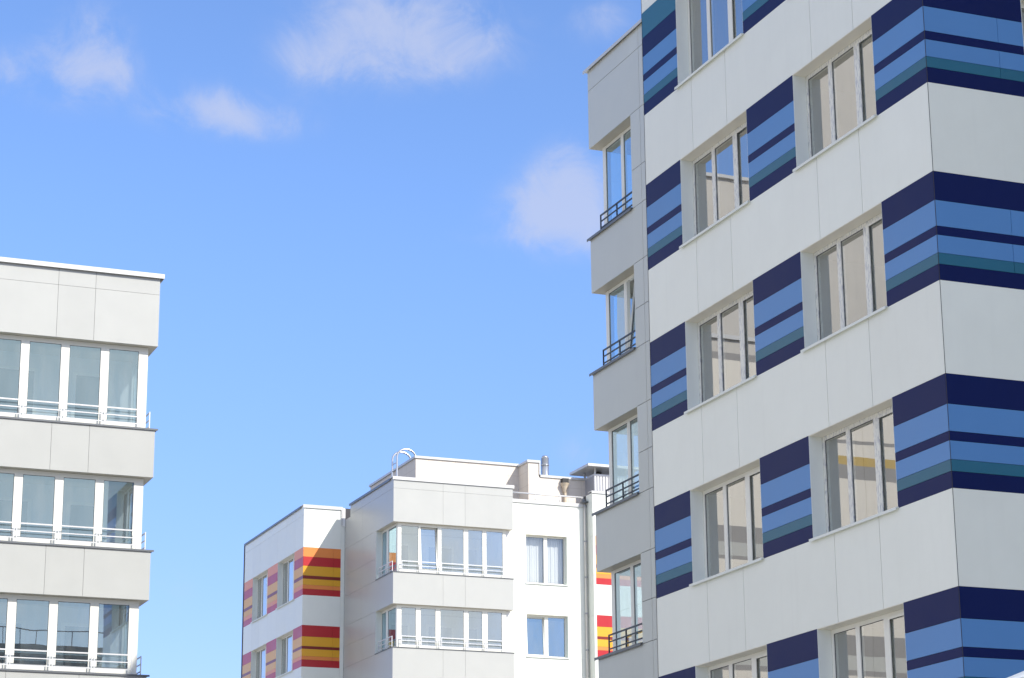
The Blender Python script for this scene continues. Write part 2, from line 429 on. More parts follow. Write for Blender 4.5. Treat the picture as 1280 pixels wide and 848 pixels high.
# forward wing, added out of view at the right to shade the end face
wg = MB(); FW = Face('X-', RX1); FWF = Face('Y-', 15.2); WT = 21.2
wg.box((RX1 + .02, 15.22, GZ), (33.98, Y0 - .001, WT - .05), 'joint'); wg.build('wall', RB)
wc = MB()
for zb in [r[1] for r in rows]:
    panels(wc, FW, [15.2, 18.4, 21.2, 24., Y0 - .02], zb + STRIPE[0], zb + 3., 'white'); panels(wc, FWF, [RX1, 23, 25.5, 28, 30.5, 34], zb + STRIPE[0], zb + 3., 'white')
    panels(wc, FW, [15.2, 18.4, 22.6, Y0 - .02], zb, zb + STRIPE[0], 'white'); panels(wc, FWF, [RX1, 34], zb, zb + STRIPE[0], 'blue')
panels(wc, FW, [15.2, 18.4, 22.6, Y0 - .02], 18.83, WT - .05, 'white'); panels(wc, FWF, [RX1, 27, 34], 18.83, WT - .05, 'white')
wc.build('cladding', RB)
cp = MB(); cp.box((RX1 - .06, 15.14, WT - .05), (34.04, Y0 + .3, WT), 'flashing_light'); cp.build('coping', RB)

# loggia wing at the far end (stepped back 2 m)
LZ = [15.826, 12.832, 9.826, 6.826, 3.826]      # ledge heights
ZBT = 19.75
YO = 41.2                                       # the opening runs from here to the far corner
REC = .25
top_h = lambda k: 2.07 if k == 0 else 1.79
lw = MB(); lc = MB()
# solid part of the wing between the white block and the opening
lw.lb(FB, YE + .02, YO, -.32, -.02, GZ, ZBT - .05, 'joint'); lw.box((XB_ + .4, YE + .02, GZ), (XB_ + .6, YO - .001, ZBT - .3), 'joint')
zc = [z for z in LZ] + [z + .82 for z in LZ] + [LZ[k] + top_h(k) for k in range(5)] + [ZBT - .52]
panels(lc, FB, [YE + .01, 40.74, YO], GZ, ZBT - .05, 'bay_grey', zc=sorted(zc))
for k, z in enumerate(LZ):
    zl = z + top_h(k); zu = ZBT - .05 if k == 0 else LZ[k - 1]
    # parapet band: solid slab box with panels on two sides and a plain soffit
    lw.box((XB_ + .02, YO, zl + .012), (26, YB1 - .02, zu), 'joint')
    panels(lc, FB, [YO, YB1], zl, zu, 'bay_grey', zc=(ZBT - .52,) if k == 0 else ())
    panels(lc, FBE, [XB_ + .018, 21.3, 23.6, 26], zl, zu, 'bay_grey', zc=(ZBT - .52,) if k == 0 else ())
    lc.box((XB_ + .0185, YO + .001, zl + .001), (26, YB1 - .0185, zl + .011), 'soffit')
    # ledge flashing
    fl = MB(); fl.box((XB_ - .05, YO + .002, z + .001), (XB_ + .6, YB1 + .09, z + .026), 'flashing'); fl.box((XB_ + .6, YB1 - .5, z + .001), (26, YB1 + .09, z + .026), 'flashing')
    fl.box((XB_ - .05, YO + .002, z - .03), (XB_ - .04, YB1 + .09, z + .001), 'flashing'); fl.build('ledge', RB)
    g = glazing(RB, FB, z + .027, zl - .001, REC, [(YO + .012, YO + .09), (42.12, 42.255), (43.04, 43.19)], glass='glass_bay', tilt=0 if k == 1 else None, top=.07, bot=.07, ang=.11)
    jm = MB(); jm.lb(FB, YO + .0005, YO + .011, -REC, -.003, z + .027, zl - .001, 'reveal'); jm.build('reveal', g)
    glazing(RB, FBE, z + .027, zl - .001, .17, [(XB_ + REC + .081, XB_ + REC + .15), (20.6, 20.72), (21.7, 21.82), (22.9, 23.)], glass='glass_bay', top=.07, bot=.07)
    lw.box((23., YB1 - 1.2, z), (23.2, YB1 - .17, zl + .011), 'joint'); 
    railing(RB, FB, z + .026, [(YO + .07, YB1 - .42)], .41, n=-.06, mat='rail_dark', mid=True, rails=(1., .66, .30))
    lw.box((23.2, YO + .001, z - 1.2), (23.3, YB1 - 1.2, zl + .011), 'room_light')
    lw.lb(Face('Y-', YO + .1), XB_ + .34, 23.2, -.01, 0, z, zl + .011, 'room_light')
lw.build('wall', RB); lc.build('loggia_band', RB)
bk = MB(); bk.box((23.3, YE + .01, GZ), (33.9, YB1 - 2, ZBT - .3), 'joint'); bk.build('wall', RB)
coping(RB, FB, YE + .06, YB1 + .13, ZBT, out=.06, th=.07); coping(RB, FBE, XB_ + .35, 26, ZBT - .001, th=.07)
lr = MB(); lr.box((XB_ + .35, YE, ZBT - .3), (26, YB1 - .35, ZBT - .2), 'membrane'); lr.build('roof', RB)

# ================================================================== LEFT BUILDING: pale grey loggias
G = .0035
YLF, XLE = 54.437, 12.505
LB = thing('apartment_building', 'pale grey apartment block cut by the left edge, with long rows of glazed loggias', 'apartment building', (4, YLF + 6, 0), 'apartment blocks of the estate')
FF = Face('Y-', YLF); FS = Face('X+', XLE)
X0 = 7.55
sills = [13.624, 10.626, 7.626]
heads = [15.735, 12.434, 9.434]
LTOP = 17.587
lw = MB(); lb = MB()
pitch = .973
posts0 = [(9.20 + i * pitch, 9.405 + i * pitch) for i in range(-1, 3)]
for k, (zs, zh) in enumerate(zip(sills, heads)):
    zu = LTOP - .04 if k == 0 else sills[k - 1]
    lw.box((X0, YLF + .02, zh + .012), (XLE - .02, YLF + 1.7, zu), 'joint')
    cuts = [X0] + [9.99 - 1.9 * j for j in (1, 0)] + [10.905, XLE]
    panels(lb, FF, cuts, zh, zu, 'pale_grey_panel', zc=(17.06,) if k == 0 else ())
    panels(lb, FS, [YLF + .018, YLF + 1.3, YLF + 2.1], zh, zu, 'pale_grey_panel', zc=(17.06,) if k == 0 else ())
    lb.box((X0, YLF + .0185, zh + .001), (XLE - .0185, YLF + 1.7, zh + .011), 'soffit')
    fl = MB(); fl.box((X0, YLF - .035, zs + .001), (XLE + .07, YLF + .5, zs + .02), 'flashing'); fl.box((XLE - .5, YLF + .5, zs + .001), (XLE + .07, YLF + 1.7, zs + .02), 'flashing'); fl.box((X0, YLF - .035, zs - .025), (XLE + .07, YLF - .027, zs + .001), 'flashing')
    fl.build('ledge', LB)
    glazing(LB, FF, zs + .021, zh - .001, .22, [(X0 + .01, X0 + .09)] + posts0 + [(12.085, 12.315)], top=.11, bot=.16)
    glazing(LB, FS, zs + .021, zh - .001, .19, [(YLF + .305, YLF + .38), (YLF + .95, YLF + 1.03), (YLF + 1.6, YLF + 1.69)], top=.11, bot=.16)
    rp = [X0 + .06] + [9.29 + i * .985 for i in range(-1, 4)]
    railing(LB, FF, zs + .02, [(a, b - .06) for a, b in zip(rp, rp[1:-1] + [12.215])], .48)
    railing(LB, FS, zs + .02, [(YLF + .25, YLF + 1.6)], .48, n=-.09)
    # room behind: pale back wall with the flat's own windows in it
    FI = Face('Y-', YLF + 1.7)
    lw.box((X0, YLF + 1.7, zs - 1.1), (XLE - .25, YLF + 1.85, zh + .3), 'room_light')
    for j, (a, b) in enumerate([(10.75, 11.75), (8.7, 9.9)]):
        lw.lb(FI, a, b, 0, .02, zs - 1.0, zh - .38, 'frame'); lw.lb(FI, a + .1, b - .1, .02, .024, zs - .1, zh - .46, 'inner_glass')
    lw.box((XLE - .26, YLF + 1.71, zs), (XLE - .02, YLF + 2.1, zh + .012), 'joint')
lw.box((X0, YLF + .02, GZ), (XLE - .02, YLF + 1.7, sills[-1]), 'joint')
panels(lb, FF, [X0, 9.2, 10.905, XLE], GZ, sills[-1], 'pale_grey_panel', zc=(6.43, 4.6, 3.4, 1.6, .4)); panels(lb, FS, [YLF + .018, YLF + 2.1], GZ, sills[-1], 'pale_grey_panel', zc=(6.43, 4.6, 3.4))
# body behind the loggias
lw.box((-14, YLF + 2.12, GZ), (XLE - .3, YLF + 15, LTOP - .3), 'joint')
FS2 = Face('X+', XLE - .28); FF2 = Face('Y-', YLF + 2.1)
body = MB()
panels(body, FS2, [YLF + 2.12 + 1.84 * j for j in range(8)], GZ, LTOP - .3, 'white', zc=[h for h in sorted(sills + heads)])
lw.box((-14, YLF + .02, GZ), (X0 - .004, YLF + 2.11, LTOP - .04), 'joint')
bz = [GZ, 2.4, 2.5, 2.86, 3.3, 5.4, 5.5, 5.9, 6.5, 8.45, 8.6, 9.0, 9.55, 11.4, 11.5, 11.86, 12.3, 13.85, 14.25, 14.5, 14.85, 14.95, 16.9, 17.1, LTOP - .04]
bc = ['cream', 'mid_grey', 'pale_grey_panel', 'mid_grey', 'cream', 'mid_grey', 'pale_grey_panel', 'mid_grey', 'cream', 'mid_grey', 'pale_grey_panel', 'mid_grey', 'cream', 'mid_grey', 'pale_grey_panel', 'mid_grey', 'cream', 'mid_grey', 'ochre', 'cream', 'mid_grey', 'cream', 'mid_grey', 'tan']
for p, r_, m in zip(bz, bz[1:], bc): panels(body, FF, [-14, -11, -8, -5, -2, .4, 2.8, 5.2, X0], p, r_, m)
body.build('cladding', LB)
lw.build('wall', LB); lb.build('loggia_band', LB)
cp = MB()
cp.box((-14, YLF - .08, LTOP - .03), (XLE + .09, YLF + .4, LTOP), 'flashing_light'); cp.box((-14, YLF - .08, LTOP - .115), (XLE + .09, YLF - .068, LTOP - .03), 'flashing_light')
cp.box((XLE - .4, YLF + .4, LTOP - .03), (XLE + .09, YLF + 2.1, LTOP), 'flashing_light'); cp.box((XLE + .078, YLF - .068, LTOP - .115), (XLE + .09, YLF + 2.1, LTOP - .03), 'flashing_light')
cp.build('coping', LB)
ph = MB(); ph.box((-13.5, YLF + 3.6, LTOP - .3), (8.2, YLF + 13, 23.6), 'tan'); ph.box((-13.5, YLF + 3.0, LTOP - .3), (2.2, YLF + 3.595, 29.5), 'tan')
pho = ph.build('penthouse', LB)
pc = MB(); pc.box((2.2, YLF + 3.5, 23.6), (8.3, YLF + 13.1, 23.7), 'flashing_light'); pc.box((-13.6, YLF + 2.9, 29.5), (2.3, YLF + 13., 29.6), 'flashing_light'); pc.build('coping', pho)

# ================================================================== MIDDLE BUILDING: white block with orange and red stripes
MXB, MYF, MXR, MYW, MXW = 29.611, 86.395, 34.75, 92.718, 27.792
MYR, MXE = 87.05, 38.3
MB_ = thing('apartment_building', 'distant white apartment block with orange, red and yellow stripes, between the other two blocks', 'apartment building', (35, 95, 0), 'apartment blocks of the estate')
MF = Face('Y-', MYF); MS = Face('X-', MXB); MW = Face('Y-', MYW); ML = Face('X-', MXW); MR = Face('Y-', MYR); ME = Face('Y-', MYF); MES = Face('X-', MXE)
msill = [16.655, 13.655, 10.655]; mhead = [18.69, 15.393, 12.393]
MTOP = 20.52
w = MB(); b = MB()
YOP = 88.55; YPE = 92.0
for k, (zs, zh) in enumerate(zip(msill, mhead)):
    zu = MTOP - .04 if k == 0 else msill[k - 1]
    w.box((MXB + .02, MYF + .02, zh + .012), (MXR - .02, YOP, zu), 'joint')
    panels(b, MF, [MXB + .0, 31.72, 32.667, MXR], zh, zu, 'pale_grey_panel', zc=(20.05,) if k == 0 else ())
    panels(b, MS, [MYF + .018, YOP], zh, zu, 'grey_panel', zc=(20.05,) if k == 0 else ())
    panels(b, Face('X+', MXR), [MYF + .018, MYR], zh, zu, 'grey_panel')
    b.box((MXB + .0185, MYF + .0185, zh + .001), (MXR - .0185, YOP - .001, zh + .011), 'soffit')
    fl = MB(); fl.box((MXB - .035, MYF - .035, zs + .001), (MXR + .05, MYF + .4, zs + .022), 'flashing'); fl.box((MXB - .035, MYF + .4, zs + .001), (MXB + .4, YOP - .001, zs + .022), 'flashing'); fl.build('ledge', MB_)
    if k == 0: P = [(29.87, 30.025), (30.745, 30.84), (31.57, 31.73), (32.68, 32.88), (33.495, 33.67), (34.375, 34.51)]
    else: P = [(29.85, 30.045), (30.65, 30.855), (31.48, 31.69), (32.68, 32.885), (33.475, 33.705), (34.32, 34.51)]
    glazing(MB_, MF, zs + .023, zh - .001, .22, P, glass='glass_pale', tilt=1 if k == 0 else None, top=.10, bot=.14)
    glazing(MB_, MS, zs + .023, zh - .001, .24, [(MYF + .305, MYF + .36), (87.70, 87.93), (YOP - .09, YOP - .012)], top=.10, bot=.10)
    jm = MB(); jm.lb(MS, YOP - .011, YOP - .0005, -.24, -.003, zs + .023, zh - .001, 'reveal'); jm.build('reveal', MB_.children[-1])
    rs = [29.97, 30.80, 31.65, 32.78, 33.58, 34.42]
    railing(MB_, MF, zs + .022, [(a + .03, c - .04) for a, c in zip(rs, rs[1:])], .47)
    railing(MB_, MS, zs + .022, [(MYF + .3, YOP - .2)], .47, mid=True)
    w.box((MXB + .35, YOP + .35, zs - 1.1), (MXR - .3, YOP + .5, zh + .011), 'room_light')
    for a, c in ((30.3, 31.2), (31.9, 33.1), (33.5, 34.2)):
        w.lb(Face('Y-', YOP + .35), a, c, 0, .02, zs - 1, zh - .35, 'frame'); w.lb(Face('Y-', YOP + .35), a + .1, c - .1, .02, .024, zs - .2, zh - .45, 'inner_glass')
    w.box((MXR - .28, MYF + .33, zs), (MXR - .02, YOP, zh + .011), 'white_plain')
    w.box((MXB + .32, YOP, zs - .1), (MXB + .34, YOP + .5, zh + .011), 'room_light')
w.box((MXB + .02, MYF + .02, GZ), (MXR - .02, YOP, msill[-1]), 'joint')
panels(b, MF, [MXB, 31.72, 32.667, MXR], GZ, msill[-1], 'pale_grey_panel', zc=(9.39, 7.6, 6.4, 4.6, 3.4, 1.6)); panels(b, MS, [MYF + .018, YOP], GZ, msill[-1], 'grey_panel', zc=(9.39, 7.6, 6.4, 4.6, 3.4, 1.6))
# solid side of the block behind the opening
w.lb(MS, YOP, YPE - .02, -.32, -.02, 19.95, MTOP - .04, 'joint'); w.lb(MS, YOP, MYW - .02, -.32, -.02, GZ, 19.95, 'joint')
zc = sorted(msill + mhead + [z + .9 for z in msill] + [20.05])
panels(b, MS, [YOP, 90.35, YPE], 19.95, MTOP - .04, 'grey_panel', zc=(20.05,)); panels(b, MS, [YOP, 90.35, MYW - .01], GZ, 19.95, 'grey_panel', zc=[q for q in zc if q < 19.9])
# recessed white wall right of the block
wins = [(35.57, 37.41)]
for k, (zs, zh) in enumerate(zip(msill, mhead)):
    zu = 20.05 if k == 0 else msill[k - 1]
    w.lb(MR, MXR - .02, 35.57, -.32, -.02, zs, zh, 'joint'); w.lb(MR, 37.41, MXE + .3, -.32, -.02, zs, zh, 'joint'); w.lb(MR, MXR - .02, MXE + .3, -.32, -.02, zh, zu, 'joint')
    panels(b, MR, [MXR, 36.2, 37.41, MXE], zh, zu, 'white'); panels(b, MR, [MXR, 35.57], zs, zh, 'white'); panels(b, MR, [37.41, MXE], zs, zh, 'white')
    window(MB_, MR, 35.57, 37.41, zs, zh, rec=.20, mull=[(36.52, .16)], curtain=k == 0, tilt=0 if k == 1 else None, glass='glass_clear' if k == 0 else 'glass_front')
w.lb(MR, MXR - .02, MXE + .3, -.32, -.02, GZ, msill[-1], 'joint'); panels(b, MR, [MXR, 36.2, 37.41, MXE], GZ, msill[-1], 'white', zc=(9.4, 7.65))
inn = MB()
for zs in msill: inn.box((MXR, MYR + .33, zs - 1.15), (44, MYR + 4, zs - .9), 'room')
inn.box((MXR, MYR + 3.8, 0), (44, MYR + 4, 19.8), 'room_light'); inn.build('interior', MB_)
# right wing, flush with the block
w.box((MXE + .02, MYF + .02, GZ), (45, MYR + .3, 20.5), 'joint'); w.box((MXE + .32, MYR + .3, GZ), (45, MYR + 3.7, 20.0), 'joint')
for k, (zs, zh) in enumerate(zip(msill, mhead)):
    zu = MTOP - .04 if k == 0 else msill[k - 1]
    panels(b, ME, [MXE, 40.2, 42.6, 45], zh, zu, 'white'); panels(b, ME, [MXE, MXE + .10], zs, zh, 'white')
    panels(b, MES, [MYF + .018, MYR], zs, zu, 'white', zc=(zh,))
    stripe_panel(MB_, ME, MXE + .10, 42.6, warm_bands(zs, k == 0)[:] if k == 0 else warm_bands(zs, False))
    panels(b, ME, [42.6, 45], zs, zh, 'white')
panels(b, ME, [MXE, 42.6, 45], GZ, msill[-1], 'white'); panels(b, MES, [MYF + .018, MYR], GZ, msill[-1], 'white')
# left wing: side face with windows and front return
WE = 101.93
a1, a2, a3, a4 = 94.02, 96.54, 98.10, 100.54
for k, (zs, zh) in enumerate(zip(msill, mhead)):
    zt = zh if k else 18.685
    zu = MTOP - .06 if k == 0 else msill[k - 1]
    for p, r_ in ((MYW + .02, a1), (a2, a3), (a4, WE)): w.lb(ML, p, r_, -.3, -.02, zs, zt, 'joint')
    w.lb(ML, MYW + .02, WE, -.3, -.02, zt, zu, 'joint'); w.lb(MW, MXW + .3, MXB + .3, -.3, -.02, zs, zu, 'joint')
    panels(b, ML, [MYW + .006, 93.9, 95.3, 96.6, 98., 99.3, 100.6, WE], zt, zu, 'white', zc=(20.05,) if k == 0 else ())
    panels(b, MW, [MXW + .006, 29.44, MXB - .004], zt, zu, 'white')
    panels(b, MW, [29.44, MXB - .004], zs, zt, 'white')
    bands = warm_bands(zs, k == 0)
    stripe_panel(MB_, MW, MXW + .006, 29.44, bands, cut=29.12)
    for p, r_ in ((MYW + .006, a1), (a2, a3), (a4, WE)): stripe_panel(MB_, ML, p, r_, bands)
    for p, r_ in ((a1, a2), (a3, a4)):
        window(MB_, ML, p, r_, zs, zt, rec=.235, mull=[(p + .88, .14), (p + 1.71, .12)], curtain=True)
w.lb(ML, MYW + .02, WE, -.3, -.02, GZ, msill[-1], 'joint'); w.lb(MW, MXW + .3, MXB + .3, -.3, -.02, GZ, msill[-1], 'joint')
panels(b, ML, [MYW + .006, 95.3, 98., 100.6, WE], GZ, msill[-1], 'white', zc=(8., 5.)); panels(b, MW, [MXW + .006, MXB - .004], GZ, msill[-1], 'white', zc=(8., 5.))
w.box((MXW + 3.5, MYW + .3, GZ), (MXW + 3.7, WE, MTOP - .4), 'room'); w.box((MXW + .02, WE, GZ), (44, WE + .3, MTOP - .06), 'joint')
w.box((MXB + .35, YOP + .6, GZ), (MXR + 6, YOP + .8, MTOP - .4), 'room')
for zs in msill: w.box((MXW + .31, MYW + .31, zs - 1.15), (MXW + 3.5, WE, zs - .9), 'room')
w.build('wall', MB_); b.build('cladding', MB_)
# copings and roofs
coping(MB_, MF, MXB - .05, MXR + .05, MTOP, out=.05, th=.13); coping(MB_, MS, MYF + .35, YPE + .05, MTOP - .001, out=.05, th=.10, mat='flashing')
coping(MB_, ML, MYW + .35, WE + .05, MTOP - .021, out=.05, th=.09, mat='flashing'); coping(MB_, MW, MXW - .05, 29.50, MTOP - .02, out=.05, th=.14)
coping(MB_, MR, MXR + .06, MXE - .001, 20.12, out=.05, th=.14); coping(MB_, ME, MXE - .05, 45, 20.56, out=.05, th=.10)
tr = MB(); tr.box((29.43, MYW - .06, 19.72), (29.50, MYW - .001, MTOP - .16), 'flashing_light'); tr.box((29.50, MYW - .07, 19.66), (29.60, MYW - .001, MTOP - .10), 'white_plain'); tr.build('trim', MB_)
rf = MB(); rf.box((MXB + .36, MYF + .36, 19.75), (MXR - .1, WE, 19.85), 'membrane'); rf.box((MXW + .36, MYW + .36, 19.76), (MXB + .35, WE, 19.86), 'membrane'); rf.box((MXR - .1, MYR + .36, 19.75), (44.9, WE, 19.9), 'membrane'); rf.build('roof', MB_)
# penthouse with stepped parapet
PY, PX, PXR, PZ = 90., 31.82, 36.47, 22.33
BY = 88.9
pm = MB(); pm.box((PX, PY, 19.86), (PXR, 96., PZ - .1), 'beige_tile'); pm.box((PXR, BY, 19.9), (36.96, 93., PZ - .15), 'beige_tile'); pm.box((36.961, BY + .003, 19.9), (40.2, BY + .4, 21.57), 'beige_tile')
po = pm.build('penthouse', MB_)
pc = MB()
pc.box((PX - .06, PY - .06, PZ - .1), (PXR, 96.06, PZ), 'flashing_light'); pc.box((PXR - .06, BY - .06, PZ - .15), (37.01, 93.06, PZ - .05), 'flashing_light'); pc.box((37.011, BY - .05, 21.57), (40.2, BY + .45, 21.67), 'flashing_light')
pc.box((36.961, BY - .05, 21.67), (37.01, BY + .45, PZ - .15), 'flashing_light')
pc.build('coping', po)
# roof ladder hand hoops on the penthouse side
lad = MB()
for yy in (90.55, 91.15):
    x0, x1, zt, r_ = 31.18, 32.02, 22.36, .42
    pts = [(x0, yy, 20.3), (x0, yy, 21.3), (x0, yy, zt)] + [((x0 + x1) / 2 - r_ * math.cos(t), yy, zt + .36 * math.sin(t)) for t in [math.pi * i / 12 for i in range(1, 12)]] + [(x1, yy, zt), (x1, yy, PZ)]
    lad.tube(pts, .045, 'steel', 8)
for i in range(7): lad.tube([(31.18, 90.55, 20.45 + i * .28), (31.18, 91.15, 20.45 + i * .28)], .02, 'steel', 6)
lad.build('roof_ladder', MB_, smooth=True)
# railing bar along the recessed roof edge
rb = MB(); rb.tube([(35.0, MYR + .2, 20.44), (38.24, MYR + .2, 20.44)], .035, 'rail_white', 8)
for x in (35.05, 36.1, 37.2, 38.2): rb.tube([(x, MYR + .2, 20.1), (x, MYR + .2, 20.44)], .025, 'rail_white', 8)
rb.build('railing', MB_, smooth=True)
# flue pipe
fp = MB(); fp.tube([(37.60, 89.75, 20.), (37.60, 89.75, 22.62)], .17, 'steel', 18); fp.tube([(37.60, 89.75, 22.62), (37.60, 89.75, 22.72)], .17, 'steel', 18, r1=.12); fp.tube([(37.60, 89.75, 22.3), (37.60, 89.75, 22.34)], .185, 'steel', 18); fp.build('flue_pipe', MB_, smooth=True)
# overflow spout with hopper on the roof wall
hp = MB(); hp.box((37.96, BY - .22, 21.36), (38.24, BY - .002, 21.56), 'black')
hp.tube([(38.09, BY - .14, 21.35), (38.09, BY - .14, 21.22), (38.10, BY - .12, 20.95)], .20, 'cone', 12, r1=.07); hp.tube([(38.10, BY - .12, 20.96), (38.10, BY - .12, 20.3)], .06, 'cone', 10)
hp.build('rain_hopper', MB_, smooth=False)
# ventilation shaft with a cap slab on posts
vs = MB(); vx, vy = 39.09, 88.0
vs.box((vx, vy, 20.1), (vx + 1.6, vy + 1.18, 21.6), 'shaft_grey')
for i in range(12): vs.box((vx + .02 + i * .132, vy - .03, 20.6), (vx + .11 + i * .132, vy - .001, 21.6), 'ribbed')
vs.box((vx - .006, vy - .05, 21.6), (vx + 1.66, vy + 1.18, 21.68), 'ribbed')
for px, py in ((.05, .03), (1.5, .03), (.05, 1.1), (1.5, 1.1)): vs.box((vx + px, vy + py, 21.68), (vx + px + .07, vy + py + .07, 21.92), 'flashing_light')
vs.box((vx + .35, vy + .5, 21.68), (vx + .6, vy + .9, 21.9), 'black')
vo = vs.build('vent_shaft', MB_)
vc = MB(); vc.box((vx - .43, vy - .42, 21.92), (vx + 1.95, vy + 1.6, 22.03), 'flashing_light'); vc.build('cap', vo)
# downpipe in the corner
dp = MB(); dp.tube([(38.2, MYR - .08, GZ), (38.2, MYR - .08, 20.2)], .048, 'pipe_brown', 10)
for z in [2 + 1.5 * i for i in range(13)]: dp.tube([(38.2, MYR - .08, z), (38.2, MYR - .08, z + .06)], .062, 'shaft_grey', 10)
dp.tube([(38.2, MYR - .08, 20.2), (38.2, MYR + .1, 20.32)], .07, 'flashing', 10); dp.box((38.02, MYR - .25, 20.14), (38.29, MYR - .02, 20.2), 'flashing')
dp.build('drainpipe', MB_, smooth=True)

# ================================================================== BLOCK ACROSS THE YARD (only mirrored in the loggia glass)
OB = thing('apartment_building', 'dim block with a railed roofline mirrored in the lowest loggia panes at the left', 'apartment building', (26, -28, 0), 'apartment blocks of the estate')
ob = MB(); OF = Face('Y+', -22.)
ob.box((12, -36, GZ), (48, -22.02, 19.8), 'joint'); ob.build('wall', OB)
oc = MB()
for k in range(6):
    z = 1.2 + 3 * k
    panels(oc, OF, [12 + 3 * j for j in range(13)], z + 1.6, min(z + 3.7 if k == 5 else z + 3, 19.9), 'dull_render')
    for j in range(12): panels(oc, OF, [12 + 3 * j, 13.4 + 3 * j], z, z + 1.6, 'beige_tile' if j % 4 == 1 else 'dull_render')
panels(oc, OF, [12, 48], GZ, 1.2, 'dull_render'); oc.build('cladding', OB)
orr = MB(); orr.box((12, -22.3, 20.75), (48, -22.26, 20.8), 'rail_dark')
for j in range(37): orr.box((12 + j * .99, -22.3, 19.8), (12.04 + j * .99, -22.26, 20.75), 'rail_dark')
orr.build('railing', OB)

# ================================================================== STREET LAMP (its pale head just enters at the lower right corner)
LPY = 13.6
LP = thing('street_lamp', 'pale flat head of a street lamp poking into the lower right corner', 'street lamp', (10.6, LPY, 0))
lm = MB(); lm.tube([(10.6, LPY, GZ), (10.6, LPY, 1.6), (10.6, LPY, 2.36)], .07, 'flashing', 14, r1=.045); lm.build('pole', LP, smooth=True)
la = MB(); la.tube([(10.6, LPY, 2.3), (10.35, LPY, 2.45), (10.1, LPY, 2.44)], .03, 'flashing', 10); la.build('arm', LP, smooth=True)
hd = MB()
hs = [(9.055, 2.122, .10, .012), (9.14, 2.150, .17, .03), (9.5, 2.285, .19, .05), (9.95, 2.44, .17, .07), (10.15, 2.50, .10, .06)]
ids = []
for x, zt, hw, t in hs:
    ids.append(hd.add([(x, LPY - hw, zt - .012), (x, LPY - hw * .6, zt), (x, LPY + hw * .6, zt), (x, LPY + hw, zt - .012), (x + .02, LPY + hw, zt - t - .012), (x + .02, LPY - hw, zt - t - .012)]))
kk = hd.mi('lamp_body')
for u, v_ in zip(ids, ids[1:]):
    for i in range(6): hd.f.append((u + i, u + (i + 1) % 6, v_ + (i + 1) % 6, v_ + i)); hd.m.append(kk)
hd.f.append(tuple(ids[0] + i for i in range(6))[::-1]); hd.m.append(kk); hd.f.append(tuple(ids[-1] + i for i in range(6))); hd.m.append(kk)
ho = hd.build('lamp_head', LP)
ll = MB(); ll.poly([(9.2, LPY - .12, 2.118), (9.2, LPY + .12, 2.118), (9.9, LPY + .12, 2.345), (9.9, LPY - .12, 2.345)], 'lamp_lens'); ll.build('lens', ho)

# ================================================================== GROUND
def sheet(name, x0, x1, y0, y1, z, m, cut=1):
    s = MB(); s.poly([(x0, y0, z), (x1, y0, z), (x1, y1, z), (x0, y1, z)], m); o = s.build(name); o['kind'] = 'structure'; return o
sheet('ground', -3000, 3000, -3000, 3000, GZ - .02, 'ground')
sheet('pavement', -60, 90, -60, 140, GZ - .012, 'paving')
sheet('road', -60, 17., 42, 49, GZ - .006, 'asphalt')
kb = MB(); kb.box((-60, 41.8, GZ - .012), (17., 42., GZ + .1), 'kerb'); kb.box((-60, 49., GZ - .012), (17., 49.2, GZ + .1), 'kerb'); ko = kb.build('kerb'); ko['kind'] = 'structure'

# ================================================================== SUN, SKY, CLOUDS
SUN = Vector((.50, -1., .84)).normalized()
sd = bpy.data.lights.new('sun', 'SUN'); sd.energy = 4.8; sd.angle = math.radians(.53); sd.color = (1., .955, .88)
so = bpy.data.objects.new('sun', sd); COL.objects.link(so); so.location = (20, -40, 60)
so.rotation_euler = SUN.to_track_quat('Z', 'Y').to_euler()
wd = bpy.data.worlds.new('World'); scene.world = wd; wd.use_nodes = True
nt = wd.node_tree; nt.nodes.clear()
sky = N(nt, 'ShaderNodeTexSky', sky_type='NISHITA'); sky.sun_disc = False
sky.sun_elevation = math.asin(SUN.z); sky.sun_rotation = math.atan2(SUN.x, SUN.y)
sky.altitude = 150; sky.air_density = 1.0; sky.dust_density = .35; sky.ozone_density = 2.2
SKYS = .15
tc = N(nt, 'ShaderNodeTexCoord'); D = tc.outputs['Generated']
sp = N(nt, 'ShaderNodeSeparateXYZ'); nt.links.new(D, sp.inputs[0])
az = math_node(nt, 'ARCTAN2', sp.outputs[0], sp.outputs[1]); el = math_node(nt, 'ARCSINE', sp.outputs[2])
# wind-torn edges: the lookup is shifted by noise
nz = N(nt, 'ShaderNodeTexNoise'); nz.inputs['Scale'].default_value = 34; nz.inputs['Detail'].default_value = 9; nz.inputs['Roughness'].default_value = .64; nz.inputs['Distortion'].default_value = .5
nt.links.new(D, nz.inputs['Vector'])
fine = math_node(nt, 'SUBTRACT', nz.outputs['Fac'], .5)
clouds = None
